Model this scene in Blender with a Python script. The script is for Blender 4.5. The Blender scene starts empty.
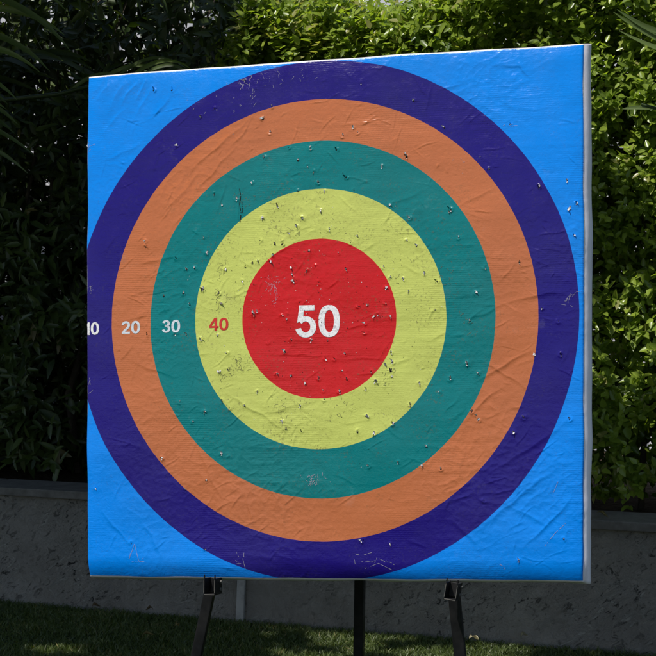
import bpy, bmesh, math, random
import numpy as np
from mathutils import Vector, Matrix, Euler
random.seed(7); rng = np.random.default_rng(11)
S = bpy.context.scene
COL = S.collection

# ------------------------------------------------------------------ helpers
def link(o, parent=None):
    COL.objects.link(o)
    if parent is not None: o.parent = parent
    return o
def tag(o, label=None, cat=None, group=None, kind=None):
    if label: o['label'] = label
    if cat: o['category'] = cat
    if group: o['group'] = group
    if kind: o['kind'] = kind
    return o
def empty(name, loc=(0,0,0)):
    o = bpy.data.objects.new(name, None); o.location = loc; o.empty_display_size = .1
    return link(o)
def mesh_np(name, V, F, mats, parent=None, smooth=True, tint=None, mi=None):
    """V (n,3); F list of arrays of equal-length polygons"""
    me = bpy.data.meshes.new(name)
    V = np.asarray(V, np.float32)
    me.vertices.add(len(V)); me.vertices.foreach_set('co', V.ravel())
    idx = np.concatenate([np.asarray(f, np.int32).ravel() for f in F])
    sizes = np.concatenate([np.full(len(f), np.asarray(f).shape[1], np.int32) for f in F])
    me.loops.add(len(idx)); me.loops.foreach_set('vertex_index', idx)
    starts = np.concatenate([[0], np.cumsum(sizes)[:-1]]).astype(np.int32)
    me.polygons.add(len(sizes)); me.polygons.foreach_set('loop_start', starts)
    me.polygons.foreach_set('use_smooth', np.full(len(sizes), smooth))
    if mi is not None: me.polygons.foreach_set('material_index', np.asarray(mi, np.int32))
    if tint is not None:
        a = me.attributes.new('tint', 'FLOAT', 'POINT'); a.data.foreach_set('value', np.asarray(tint, np.float32))
    for m in (mats if isinstance(mats, list) else [mats]): me.materials.append(m)
    me.update(calc_edges=True); me.validate()
    o = bpy.data.objects.new(name, me)
    return link(o, parent)
def mesh_bm(name, bm, mats, parent=None, smooth=False):
    me = bpy.data.meshes.new(name); bm.normal_update(); bm.to_mesh(me); bm.free()
    for m in (mats if isinstance(mats, list) else [mats]): me.materials.append(m)
    if smooth:
        for p in me.polygons: p.use_smooth = True
    return link(bpy.data.objects.new(name, me), parent)
def box(bm, size, mat=Matrix(), bevel=0.0, segs=2):
    b = bmesh.new(); bmesh.ops.create_cube(b, size=1)
    bmesh.ops.scale(b, vec=size, verts=b.verts)
    if bevel: bmesh.ops.bevel(b, geom=b.edges[:], offset=bevel, segments=segs, affect='EDGES', profile=.6)
    bmesh.ops.transform(b, matrix=mat, verts=b.verts)
    me = bpy.data.meshes.new('t'); b.to_mesh(me); b.free(); bm.from_mesh(me); bpy.data.meshes.remove(me)
def tube(bm, pts, radii, n=8):
    rings = []
    for i, p in enumerate(pts):
        p = Vector(p)
        d = (Vector(pts[min(i+1, len(pts)-1)]) - Vector(pts[max(i-1, 0)])).normalized()
        a = d.orthogonal().normalized(); b = d.cross(a)
        if rings:
            a = (pa - d*pa.dot(d)).normalized(); b = d.cross(a)
        pa = a
        rings.append([bm.verts.new(p + (a*math.cos(t)+b*math.sin(t))*radii[i]) for t in [2*math.pi*k/n for k in range(n)]])
    for r0, r1 in zip(rings, rings[1:]):
        for k in range(n): bm.faces.new((r0[k], r0[(k+1)%n], r1[(k+1)%n], r1[k]))
    bm.faces.new(rings[0][::-1]); bm.faces.new(rings[-1])

def vnoise(x, y, seed=0):
    """smooth gradient noise, about -1..1"""
    xi = np.floor(x).astype(np.int64); yi = np.floor(y).astype(np.int64)
    fx = x-xi; fy = y-yi
    def g(ix, iy):
        h = (ix*374761393 + iy*668265263 + seed*974634777) & 0xffffffff
        h = ((h ^ (h >> 13))*1274126177) & 0xffffffff
        h = (h ^ (h >> 16)) & 0xffff
        a = h*(2*np.pi/65536.0)
        return np.cos(a), np.sin(a)
    u = fx*fx*fx*(fx*(fx*6-15)+10); v = fy*fy*fy*(fy*(fy*6-15)+10)
    def d(ax, ay):
        gx, gy = g(xi+ax, yi+ay); return gx*(fx-ax)+gy*(fy-ay)
    a = d(0,0)*(1-u)+d(1,0)*u; b = d(0,1)*(1-u)+d(1,1)*u
    return (a*(1-v)+b*v)*1.5

# ------------------------------------------------------------------ materials
def mat(name, color=(.5,.5,.5), rough=.6, spec=.5, metal=0):
    m = bpy.data.materials.new(name); m.use_nodes = True
    b = m.node_tree.nodes['Principled BSDF']
    b.inputs['Base Color'].default_value = (*color, 1); b.inputs['Roughness'].default_value = rough
    b.inputs['Specular IOR Level'].default_value = spec; b.inputs['Metallic'].default_value = metal
    return m
class N:
    def __init__(s, m): s.t = m.node_tree; s.b = s.t.nodes['Principled BSDF']
    def n(s, typ, **kw):
        x = s.t.nodes.new(typ)
        for k, v in kw.items(): setattr(x, k, v)
        return x
    def l(s, a, b): s.t.links.new(a, b)
    def noise(s, scale, detail=4, vec=None, rough=.5, dist=0):
        x = s.n('ShaderNodeTexNoise'); x.inputs['Scale'].default_value = scale; x.inputs['Detail'].default_value = detail
        x.inputs['Roughness'].default_value = rough; x.inputs['Distortion'].default_value = dist
        if vec is not None: s.l(vec, x.inputs['Vector'])
        return x.outputs['Fac']
    def obj(s, scale=(1,1,1)):
        c = s.n('ShaderNodeTexCoord'); mp = s.n('ShaderNodeMapping'); mp.inputs['Scale'].default_value = scale
        s.l(c.outputs['Object'], mp.inputs['Vector']); return mp.outputs['Vector']
    def math(s, op, a, b=None, c=None, clamp=False):
        x = s.n('ShaderNodeMath', operation=op, use_clamp=clamp)
        for i, v in enumerate((a, b, c)):
            if v is None: continue
            if isinstance(v, (int, float)): x.inputs[i].default_value = v
            else: s.l(v, x.inputs[i])
        return x.outputs[0]
    def ramp(s, fac, stops, interp='LINEAR'):
        r = s.n('ShaderNodeValToRGB'); r.color_ramp.interpolation = interp
        e = r.color_ramp.elements
        while len(e) < len(stops): e.new(.5)
        for k, (p, c) in enumerate(stops):
            e[k].position = p; e[k].color = (*c, 1) if len(c) == 3 else c
        s.l(fac, r.inputs['Fac']); return r.outputs['Color']
    def mix(s, fac, a, b, mode='MIX'):
        x = s.n('ShaderNodeMix', data_type='RGBA', blend_type=mode)
        for sock, v in ((x.inputs[0], fac), (x.inputs[6], a), (x.inputs[7], b)):
            if isinstance(v, (int, float)): sock.default_value = v
            elif isinstance(v, tuple): sock.default_value = (*v, 1)
            else: s.l(v, sock)
        return x.outputs[2]
    def bump(s, h, dist, strength=1, prev=None):
        x = s.n('ShaderNodeBump'); x.inputs['Distance'].default_value = dist; x.inputs['Strength'].default_value = strength
        s.l(h, x.inputs['Height'])
        if prev is not None: s.l(prev, x.inputs['Normal'])
        return x.outputs['Normal']

BW, BH, BT = 1.4808, 1.5, .11           # board width, height, thickness
OX, OZ = -.0225, -.0040                 # centre of the rings
RAD = (.2288, .3738, .5148, .6330, .7495)
BLUE=(.000,.215,.78); PURPLE=(.012,.005,.165); ORANGE=(.47,.142,.055); TEAL=(.000,.165,.178); YELLOW=(.49,.54,.125); RED=(.52,.008,.011)

def vinyl_material():
    m = mat('printed vinyl', rough=.30, spec=.28); k = N(m)
    c = k.n('ShaderNodeAttribute', attribute_name='flat'); sep = k.n('ShaderNodeSeparateXYZ'); k.l(c.outputs['Vector'], sep.inputs[0])
    X, Z = sep.outputs['X'], sep.outputs['Z']
    dx = k.math('SUBTRACT', X, OX); dz = k.math('SUBTRACT', Z, OZ)
    r = k.math('SQRT', k.math('ADD', k.math('MULTIPLY', dx, dx), k.math('MULTIPLY', dz, dz)))
    stops = [(0, RED), (RAD[0], YELLOW), (RAD[1], TEAL), (RAD[2], ORANGE), (RAD[3], PURPLE), (RAD[4], BLUE)]
    wv = k.math('MULTIPLY', k.math('SUBTRACT', k.noise(35, 3, k.obj()), .5), .0022)
    r = k.math('ADD', r, wv)
    col = k.ramp(r, stops, 'CONSTANT')
    # unprinted white hem along the edges, a little uneven
    wob = k.math('MULTIPLY', k.math('SUBTRACT', k.noise(6, 2, k.obj()), .5), .006)
    fl = k.n('ShaderNodeAttribute', attribute_name='flat'); sf = k.n('ShaderNodeSeparateXYZ'); k.l(fl.outputs['Vector'], sf.inputs[0])
    ax = k.math('ADD', sf.outputs['X'], wob)
    az = k.math('ADD', sf.outputs['Z'], wob)
    e1 = k.math('GREATER_THAN', ax, BW/2-.0012); e2 = k.math('GREATER_THAN', az, BH/2-.0048)
    e3 = k.math('LESS_THAN', az, -BH/2+.0062); e4 = k.math('LESS_THAN', ax, -BW/2+.0012)
    e = k.math('MAXIMUM', k.math('MAXIMUM', e1, e2), k.math('MAXIMUM', e3, e4))
    # worn ink: pale rubs and faint brown dirt
    wear = k.noise(9, 9, k.obj(), .72)
    wf = k.math('MULTIPLY', k.ramp(wear, [(.62, (0,0,0)), (.80, (1,1,1))]), .12)
    col = k.mix(wf, col, (.55,.5,.5))
    dirt = k.math('MULTIPLY', k.ramp(k.noise(3.2, 8, k.obj(), .7), [(.45,(0,0,0)), (.8,(1,1,1))]), .35)
    col = k.mix(dirt, col, k.mix(1.0, col, (.62,.56,.50), 'MULTIPLY'))
    # fine grit and bruised ink where most hits land
    near = k.ramp(r, [(.0,(.35,)*3), (.24,(1,1,1)), (.40,(.75,)*3), (.62,(.2,)*3)])
    grit = k.math('MULTIPLY', k.ramp(k.noise(160, 4, k.obj(), .6), [(.57,(0,0,0)), (.63,(1,1,1))]), k.ramp(k.noise(11, 5, k.obj(), .7), [(.46,(0,0,0)), (.60,(1,1,1))]))
    col = k.mix(k.math('MULTIPLY', k.math('MULTIPLY', grit, near), .62), col, (.10,.085,.04))
    bruise = k.math('MULTIPLY', k.ramp(k.noise(20, 7, k.obj(), .75), [(.55,(0,0,0)), (.75,(1,1,1))]), near)
    col = k.mix(k.math('MULTIPLY', bruise, .42), col, k.mix(1.0, col, (.55,.50,.50), 'MULTIPLY'))
    fade = k.math('MULTIPLY', k.ramp(k.noise(1.7, 4, k.obj(), .6), [(.42,(0,0,0)), (.68,(1,1,1))]), .035)
    col = k.mix(fade, col, k.mix(.5, col, (.55,.55,.58)))
    col = k.mix(e, col, (.72,.70,.72))
    k.l(col, k.b.inputs['Base Color'])
    # woven scrim: fine horizontal ribs that come and go
    w = k.n('ShaderNodeTexWave', wave_type='BANDS', bands_direction='Z', wave_profile='SIN')
    w.inputs['Scale'].default_value = 52; w.inputs['Distortion'].default_value = 6.0; w.inputs['Detail'].default_value = 3
    w.inputs['Detail Scale'].default_value = .6
    k.l(k.obj((.12,1,1)), w.inputs['Vector'])
    patch = k.ramp(k.noise(4.5, 3, k.obj()), [(.46,(.02,.02,.02)), (.66,(1,1,1))])
    h1 = k.math('MULTIPLY', w.outputs['Fac'], patch)
    n1 = k.bump(h1, .0003, .6)
    n2 = k.bump(k.noise(150, 5, k.obj((.45,1,1)), .65), .0009, .5, n1)
    n3 = k.bump(k.noise(55, 6, k.obj(), .6, .8), .0022, .42, n2)
    k.l(n3, k.b.inputs['Normal'])
    k.l(k.ramp(k.noise(22, 5, k.obj()), [(.3,(.21,)*3), (.75,(.36,)*3)]), k.b.inputs['Roughness'])
    return m

def side_material():
    m = mat('white vinyl', (.60,.58,.64), .5); k = N(m)
    k.l(k.ramp(k.noise(14, 7, k.obj((1,1,.4)), .65), [(.26,(.66,.60,.64)), (.42,(.86,.82,.93)), (.8,(.90,.87,.95))]), k.b.inputs['Base Color'])
    k.l(k.bump(k.noise(30, 4, k.obj((1,1,.35))), .002, .6), k.b.inputs['Normal'])
    return m

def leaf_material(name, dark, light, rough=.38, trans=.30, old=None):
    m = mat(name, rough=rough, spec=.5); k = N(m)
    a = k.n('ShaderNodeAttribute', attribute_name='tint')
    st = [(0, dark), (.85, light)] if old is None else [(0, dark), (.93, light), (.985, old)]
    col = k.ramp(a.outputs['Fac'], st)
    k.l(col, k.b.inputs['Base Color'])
    tr = k.n('ShaderNodeBsdfTranslucent')
    k.l(k.mix(1.0, col, (1.8, 1.9, .6), 'MULTIPLY'), tr.inputs['Color'])
    mx = k.n('ShaderNodeMixShader'); mx.inputs[0].default_value = trans
    out = [x for x in m.node_tree.nodes if x.type == 'OUTPUT_MATERIAL'][0]
    k.l(k.b.outputs[0], mx.inputs[1]); k.l(tr.outputs[0], mx.inputs[2]); k.l(mx.outputs[0], out.inputs['Surface'])
    return m

M_vinyl = vinyl_material(); M_side = side_material()
M_hole = mat('dark hole', (.015,.014,.012), .9, .1)
M_flap = mat('torn vinyl flap', (.58,.56,.58), .55)
M_flapd = mat('torn flap dirty', (.16,.14,.12), .7)
M_crack = mat('cracked ink', (.12,.11,.05), .8)
M_scuff = mat('scuffed ink', (.34,.32,.40), .6)
def numeral_mat(name, c, worn):
    m = mat(name, c, .4); k = N(m)
    k.l(k.ramp(k.noise(170, 6, k.obj(), .75), [(.36, worn), (.50, c)]), k.b.inputs['Base Color'])
    k.l(k.bump(k.noise(150, 5, k.obj((.45,1,1)), .65), .0008, .6), k.b.inputs['Normal'])
    return m
M_white = numeral_mat('white ink', (.76,.76,.78), (.40,.38,.42))
M_grey = numeral_mat('pale grey ink', (.56,.60,.66), (.42,.46,.50))
M_red = numeral_mat('red ink', (.52,.022,.014), (.44,.03,.02))
M_black = mat('black steel', (.012,.012,.013), .5, .25)
k = N(M_black); k.l(k.ramp(k.noise(30, 6, k.obj(), .7), [(.4,(.3,)*3), (.7,(.6,)*3)]), k.b.inputs['Roughness'])
k.l(k.ramp(k.noise(12, 8, k.obj(), .75), [(.45,(.007,.007,.008)), (.8,(.020,.019,.018))]), k.b.inputs['Base Color'])
M_edge = mat('bare worn steel', (.09,.085,.075), .6, metal=.0)
M_rubber = mat('rubber', (.02,.02,.02), .8)

# ------------------------------------------------------------------ camera, sun, sky
F_PX = 1800.0; CAM_Z = 1.5
cam = bpy.data.cameras.new('camera'); cam.sensor_width = 36; cam.sensor_fit = 'HORIZONTAL'
cam.lens = 36*F_PX/656; cam.clip_start = .05; cam.clip_end = 2000
co = link(bpy.data.objects.new('camera', cam)); co.location = (0,0,CAM_Z)
co.rotation_euler = (math.radians(90)-math.atan(78/F_PX), 0, 0); S.camera = co

SUN = Vector((-.35,-.36,.866)).normalized()      # direction towards the sun
sl = bpy.data.lights.new('sun', 'SUN'); sl.energy = 5.0; sl.angle = math.radians(.53); sl.color = (1,.955,.88)
so = link(bpy.data.objects.new('sun', sl)); so.rotation_euler = SUN.to_track_quat('Z','Y').to_euler(); so.location = SUN*30
w = bpy.data.worlds.new('World'); S.world = w; w.use_nodes = True
nt = w.node_tree; bg = nt.nodes['Background']; sky = nt.nodes.new('ShaderNodeTexSky'); sky.sky_type = 'NISHITA'
sky.sun_disc = False; sky.sun_elevation = math.asin(SUN.z); sky.sun_rotation = math.atan2(SUN.x, SUN.y)
sky.air_density = 1.2; sky.dust_density = .8
nt.links.new(sky.outputs[0], bg.inputs[0]); bg.inputs[1].default_value = .105
vs = S.view_settings; vs.view_transform = 'Standard'; vs.look = 'None'; vs.exposure = 0; vs.gamma = 1; vs.use_curve_mapping = False
S.cycles.max_bounces = 6; S.cycles.diffuse_bounces = 3; S.cycles.transmission_bounces = 3; S.cycles.glossy_bounces = 2

# ------------------------------------------------------------------ target board
Cb = Vector((-.0052,5.1827,1.3063))
Mb = Matrix(((.96292,.26974,-.00518),(-.26793,.95836,.09881),(.03162,-.09376,.99509))).transposed().transposed()
X3, Y3, Z3 = (Vector((Mb[0][i], Mb[1][i], Mb[2][i])) for i in range(3))
BOARD = Matrix.Translation(Cb) @ Mb.to_4x4()
base = empty('archery_target')
base.matrix_world = BOARD @ Matrix.Translation((0,0,-BH/2))
tag(base, 'square blue target board printed with coloured scoring rings and a red centre marked 50', 'target')

TEARS = [(-0.0516,0.1903),(0.0378,0.1824),(0.0616,0.1341),(-0.0204,0.0998),(-0.0307,0.1459),(-0.0572,0.1344),(-0.1048,0.146),(-0.0996,0.1203),(-0.0965,0.1049),(-0.203,0.1642),(-0.1687,0.1632),(-0.2172,0.0979),(-0.2206,0.016),(-0.2067,0.0208),(-0.2174,0.0108),(-0.132,0.0039),(-0.116,0.0086),(-0.1161,-0.0067),(-0.1749,-0.0697),(-0.1239,-0.0981),(-0.1036,-0.0649),(-0.0444,-0.069),(0.005,-0.0699),(0.057,-0.1081),(0.0256,-0.1207),(-0.0005,-0.1203),(-0.1464,-0.1638),(-0.104,-0.1694),(-0.064,-0.1902),(-0.0084,-0.211),(-0.0218,-0.1755),(0.0407,-0.2165),(0.0463,-0.1562),(0.0618,-0.1816),(0.1324,-0.1594),(0.1498,-0.1877),(0.0963,0.0291),(0.1233,0.0285),(0.1438,-0.0021),(0.1542,0.0027),(0.1147,-0.0216),(0.1145,-0.0467),(0.1771,0.0373),(0.1923,-0.0032),(0.1774,0.0775),(0.1915,-0.1062),(0.1965,-0.1333),(-0.0064,-0.2362),(-0.0126,-0.0159),(-0.0787,0.0434),(-0.1918,0.2923),(-0.1985,0.2278),(-0.1343,0.2287),(-0.1097,0.2432),(-0.0885,0.2374),(-0.0713,0.2879),(-0.0671,0.2826),(-0.1311,0.2132),(-0.1525,0.2139),(-0.1579,0.1834),(-0.2224,0.1597),(-0.2548,0.1092),(-0.3199,0.044),(-0.3252,0.075),(-0.3742,0.0866),(-0.3631,0.1949),(-0.3799,-0.0578),(-0.3287,-0.0485),(-0.3007,-0.1003),(-0.3203,-0.1513),(-0.2932,-0.1517),(-0.245,-0.2544),(-0.2074,-0.214),(-0.1332,-0.3009),(-0.0769,-0.2558),(-0.0751,-0.3265),(-0.1227,-0.3212),(0.0941,-0.3272),(0.1181,-0.2874),(0.1446,-0.1876),(0.1703,-0.1979),(0.1187,-0.2073),(0.1911,-0.1582),(0.2747,-0.1941),(0.229,0.1012),(0.2441,0.0657),(0.2905,0.1165),(0.1727,0.1379),(0.1931,0.1072),(0.2401,0.2112),(0.2677,0.1953),(0.0955,0.2261),(0.0746,0.2116),(0.012,0.2513),(-0.3034,0.1466),(-0.2439,0.15),(-0.315,-0.2384),(-0.2935,-0.2591),(0.1952,-0.3078),(0.2467,-0.2535),(0.1758,-0.143),(-0.21,0.6743),(-0.2478,0.7024),(-0.1617,0.6198),(-0.1674,0.5426),(-0.1887,0.5851),(0.1088,0.6717),(0.2638,0.6123),(0.0839,0.5455),(0.0974,0.5295),(0.0534,0.5215),(0.239,0.4619),(0.242,0.4517),(-0.1859,0.4712),(-0.1108,0.4966),(-0.0449,0.4904),(-0.0822,0.4562),(-0.0536,0.4396),(-0.0346,0.4213),(0.0343,0.4816),(0.0632,0.4008),(-0.021,0.3891),(0.0859,0.3622),(-0.0826,0.366),(-0.0032,0.3628),(-0.2238,0.3975),(-0.2704,0.3509),(-0.3139,0.3319),(-0.3388,0.3691),(0.1696,0.4266),(0.1894,0.3126),(0.2478,0.2752),(-0.1446,0.3254),(-0.1919,0.2912),(-0.0702,0.2867),(-0.0141,0.3051),(-0.0862,0.2618),(0.5381,0.5326),(0.3517,0.532),(0.3355,0.4223),(0.4798,0.4059),(0.6185,0.3524),(0.3678,0.2958),(0.6973,0.3669),(0.6992,0.2852),(0.7209,0.302),(-0.5532,0.2215),(-0.5554,0.2366),(-0.3707,0.2454),(-0.3603,0.1975),(-0.4568,0.1836),(-0.4253,0.1479),(-0.4001,0.1521),(-0.497,0.0723),(-0.4359,0.0787),(-0.416,0.0436),(-0.3741,0.09),(-0.4601,-0.0416),(-0.4234,-0.0403),(-0.5499,-0.0399),(-0.3816,-0.0589),(-0.4445,-0.2404),(-0.4048,-0.2997),(-0.3694,-0.2705),(-0.3246,-0.1532),(0.3627,0.292),(0.3894,0.2162),(0.4669,0.1294),(0.4381,0.0578),(0.5616,0.1414),(0.7129,0.2103),(0.6243,0.012),(0.6699,-0.0252),(0.6766,-0.119),(0.6031,-0.1149),(0.3197,0.011),(0.3275,0.0935),(0.4203,-0.021),(0.4111,-0.1414),(0.4409,-0.1695),(0.3615,-0.1803),(0.3298,-0.2215),(0.4426,-0.2994),(0.4229,-0.2747),(0.5716,-0.2933),(0.5415,-0.3342),(0.6768,-0.1183),(0.5717,-0.2913),(0.5411,-0.3331),(0.4574,-0.5231),(0.0993,-0.6375),(0.1851,-0.6477),(0.4103,-0.1398),(0.4418,-0.1681),(0.361,-0.1838),(0.275,-0.1973),(0.192,-0.1761),(0.1454,-0.1891),(0.1214,-0.2906),(0.1421,-0.3336),(0.0919,-0.3311),(0.1991,-0.3113),(0.2942,-0.3734),(0.211,-0.4181),(0.1228,-0.4271),(0.3337,-0.4348),(0.2789,-0.427),(0.4372,-0.2849),(0.5561,-0.6902),(0.6836,-0.6307),(0.701,-0.2977),(0.1039,-0.6375),(-0.7121,-0.4911),(-0.319,-0.3928),(-0.2942,-0.403),(-0.5032,-0.4049),(-0.3668,-0.4693),(-0.4321,-0.49),(-0.3703,-0.663),(-0.6003,-0.6505),(-0.742,0.5328),(-0.531,0.6909),(-0.4735,0.6877),(-0.4545,0.5211),(-0.3807,0.6005),(-0.3387,0.6232)]
creases = []
def crease(x0,z0,x1,z1,h,wd,curv=0.0): creases.append((x0,z0,x1,z1,h,wd,curv))
for a in [(-.264,.40,-.262,.27,.0022,.004),(-.250,.39,-.250,.30,.0014,.004)]: crease(*a)
# hand-placed folds seen on the cover
for a in [(-.61,.735,-.68,.63,.0016,.007),(-.575,.73,-.64,.64,.0024,.006),(-.55,.735,-.59,.66,.0022,.005),(-.60,.66,-.70,.55,.0014,.008),(-.52,.72,-.60,.60,.0015,.007),(-.66,.73,-.72,.66,.0013,.006),(-.70,.48,-.55,.55,.0013,.008),(-.55,.60,-.47,.68,.0018,.006),
          (-.45,.42,-.20,.62,.0018,.006),(-.42,.36,-.25,.53,.0015,.005),(-.52,.30,-.38,.45,.0016,.006),(-.30,.50,-.22,.60,.0016,.005),
          (.25,.71,.32,.60,.0018,.006),(.50,.70,.60,.69,.0022,.008),(.48,.64,.60,.66,.0012,.006),(.56,.72,.60,.66,.0024,.006),(.33,.64,.42,.66,.0014,.006),
          (.50,.02,.70,.06,.0018,.007),(.42,-.20,.60,-.10,.0022,.007),(.44,-.12,.60,-.22,.0016,.006),(.40,-.30,.52,-.20,.0018,.006),(.45,-.45,.70,-.30,.0022,.008),(.42,-.62,.68,-.42,.0024,.008),(.50,-.52,.66,-.60,.0018,.007),(.35,-.56,.46,-.66,.0018,.007),(.56,-.66,.72,-.50,.0024,.007),
          (-.70,-.55,-.60,-.66,.0018,.006),(-.58,-.57,-.50,-.70,.0018,.006),(-.40,-.35,-.30,-.55,.0015,.006),(-.25,-.50,-.22,-.60,.0020,.004),(-.60,.17,-.40,.19,.0014,.007),(-.62,.08,-.48,.10,.0012,.006),(-.60,-.12,-.44,-.17,.0013,.006),
          (-.32,-.20,-.10,-.33,.0018,.006),(-.22,-.28,-.05,-.24,.0014,.006),(-.34,.30,-.30,.42,.0018,.004),(-.2,.16,-.05,.24,.0012,.006),(0.02,-.12,.20,-.12,.0010,.005),(-.2,-.1,.05,-.11,.0010,.005),(.15,.30,.30,.36,.0012,.007),(.38,.30,.50,.36,.0012,.006),(.40,-.02,.52,.03,.0014,.006)]:
    crease(a[0],a[1],a[2],a[3],a[4]*.72,a[5],random.uniform(-.006,.006))
for _ in range(420):
    x = random.uniform(-.70,.70); z = random.uniform(-.72,.72)
    if x > 0 or random.random() < .4: an = random.gauss(.35 if z < 0 else -.05,.5)
    else: an = random.gauss(.7,.5)
    if random.random() < .25: an = random.uniform(0,math.pi)
    L = random.uniform(.015,.10); hh = random.uniform(.0003,.0009)
    crease(x,z,x+L*math.cos(an),z+L*math.sin(an),hh,random.uniform(.002,.005),random.uniform(-.07,.07)*L)

def height_base(X, Z):
    h = .0040*vnoise(X*2.3+3, Z*2.6, 1) + .0018*vnoise(X*6+.2*vnoise(X*5,Z*5,3), Z*9, 2)
    # stretched horizontal ripples, stronger on the right and at the bottom
    env = np.clip(.45+.55*vnoise(X*2.1, Z*3.3, 5)+.25*X, .08, 1.2)
    wx = X*3.2+.8*vnoise(X*4, Z*4, 9)
    h = h + env*(.00036*vnoise(wx, Z*42, 4) + .00020*vnoise(wx*1.7, Z*85, 6))
    # crumple: ridged cells
    r1 = 1-np.abs(vnoise(X*14+.6*vnoise(X*9,Z*9,12), Z*19, 7))*2.2
    r2 = 1-np.abs(vnoise(X*31+2, Z*38+.5*vnoise(X*20,Z*20,13), 8))*2.2
    env2 = np.clip(.40+1.1*vnoise(X*3.1+9, Z*3.1, 10), .03, 1.25)
    h = h + env2*(.00065*np.clip(r1,0,1)**2 + .00034*np.clip(r2,0,1)**2 + .00035*vnoise(X*60,Z*70,15))
    return h
def height(X, Z):
    X = np.asarray(X, float); Z = np.asarray(Z, float)
    h = height_base(X, Z)
    wx = X + .006*vnoise(X*18, Z*18, 20); wz = Z + .006*vnoise(X*18+50, Z*18, 21)
    for (x0,z0,x1,z1,hh,wd,cv) in creases:
        L = math.hypot(x1-x0, z1-z0); ux, uz = (x1-x0)/L, (z1-z0)/L
        m_ = (X > min(x0,x1)-.04)&(X < max(x0,x1)+.04)&(Z > min(z0,z1)-.04)&(Z < max(z0,z1)+.04)
        if not m_.any(): continue
        px = wx[m_]-x0; pz = wz[m_]-z0
        t = (px*ux+pz*uz)/L; s = -px*uz+pz*ux - cv*4*t*(1-t)
        tt = np.clip(t, 0, 1); end = np.clip(1-((t-.5)/.55)**2, 0, 1)
        taper = .35+.65*np.sin(np.pi*tt)
        a = np.abs(s)/wd
        prof = np.where(s > 0, np.exp(-a*1.1), np.exp(-a*a*1.6)) - .35*np.exp(-((s+wd*2.0)/(wd*1.3))**2)
        h[m_] += hh*prof*end*taper
    for i, (x, z) in enumerate(TEARS):
        m_ = (np.abs(X-x) < .03)&(np.abs(Z-z) < .03)
        if not m_.any(): continue
        q = (i*7919 % 100)/100
        rr = np.hypot(X[m_]-x, (Z[m_]-z)*(.8+.4*q)); R0 = .0040+.0025*q
        th = np.arctan2(Z[m_]-z, X[m_]-x); lop = np.clip(.35+.65*np.cos(th-6.28*((i*31%17)/17.))+.3*np.cos(2*th+i),0,1.3)
        h[m_] += (.0005+.0013*q)*lop*np.exp(-((rr-R0)/.0030)**2) + .0005*np.exp(-(rr/.014)**2)
    h = h + .020*(1-(X/(BW/2))**2) + .022*(1-(Z/(BH/2))**2) - .021
    # the foam core rolls away at the hem, most along the bottom
    db = Z+BH/2; dl = X+BW/2; dr = BW/2-X; dt = BH/2-Z
    lower = .062+.018*vnoise(X*3, Z*0, 31)
    h -= .018*np.clip(1-db/lower,0,1)**2 + .004*np.clip(1-dl/.05,0,1)**2 + .003*np.clip(1-dr/.04,0,1)**2 + .004*np.clip(1-dt/.05,0,1)**2
    d = np.minimum(np.minimum(db,dl),np.minimum(dr,dt)); R = .007
    dd = np.clip(d,0,R); h -= R-np.sqrt(np.clip(R*R-(R-dd)**2,0,None))
    return h

nx, nz = 860, 870
xs = np.linspace(-BW/2, BW/2, nx); zs = np.linspace(-BH/2, BH/2, nz)
XX, ZZ = np.meshgrid(xs, zs)
HH = height(XX.ravel(), ZZ.ravel())
HMIN = HH.reshape(nz,nx)
# silhouette: hem is not perfectly straight
def hem(X, Z, amt=1.0):
    e = .0022*amt
    gx = np.clip(np.abs(X)/(BW/2),0,1)**8; gz = np.clip(np.abs(Z)/(BH/2),0,1)**8
    return X+np.sign(X)*gx*e*vnoise(Z*7, Z*0+3, 41), Z+np.sign(Z)*gz*e*vnoise(X*6, X*0+9, 42)
CORN = {(-1,1):(-.0070,-.0005),(1,1):(.0120,.0050),(1,-1):(-.0095,.0010),(-1,-1):(-.0055,-.0120)}
def cloth(X, Z):
    px, pz = hem(X, Z)
    a = np.clip(X/(BW/2),-1,1); b = np.clip(Z/(BH/2),-1,1); dx = 0; dz = 0
    for (sx,sz),(cx_,cz_) in CORN.items():
        w_ = (1+sx*a)*(1+sz*b)/4; dx = dx+cx_*w_; dz = dz+cz_*w_
    bul = .020*(1-a*a)+.022*(1-b*b)-.021
    return px+dx*np.abs(a)**5+.24*bul, pz+dz*np.abs(b)**5
PX, PZ = cloth(XX.ravel(), ZZ.ravel())
V = np.stack([PX, -HH, PZ], 1)
I = np.arange(nx*nz).reshape(nz,nx)
Fq = np.stack([I[:-1,:-1],I[:-1,1:],I[1:,1:],I[1:,:-1]],-1).reshape(-1,4)
# punctures, torn flaps, cracked ink and scuffs belong to the cover's own surface
eV, eT, eM = [], [], []
off = len(V)
def hgt(x, z): return float(HMIN[min(nz-1,max(0,int(round((z+BH/2)/BH*(nz-1))))), min(nx-1,max(0,int(round((x+BW/2)/BW*(nx-1)))))])
def tri(a, b, c, m_):
    global off
    eV.extend([a,b,c]); eT.append((off,off+1,off+2)); eM.append(m_); off += 3
def blob(x, z, r, m_, lift=.0009, squash=1.0):
    n = 7; ph = random.random()*6
    P = []
    for k_ in range(n):
        t = ph+2*math.pi*k_/n; q = r*random.uniform(.55,1.25)
        P.append((x+q*math.cos(t)*squash, z+q*math.sin(t)))
    c = (x, -hgt(x,z)-lift, z)
    for k_ in range(n):
        a = P[k_]; b = P[(k_+1)%n]
        tri(c, (a[0],-hgt(*a)-lift,a[1]), (b[0],-hgt(*b)-lift,b[1]), m_)
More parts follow.
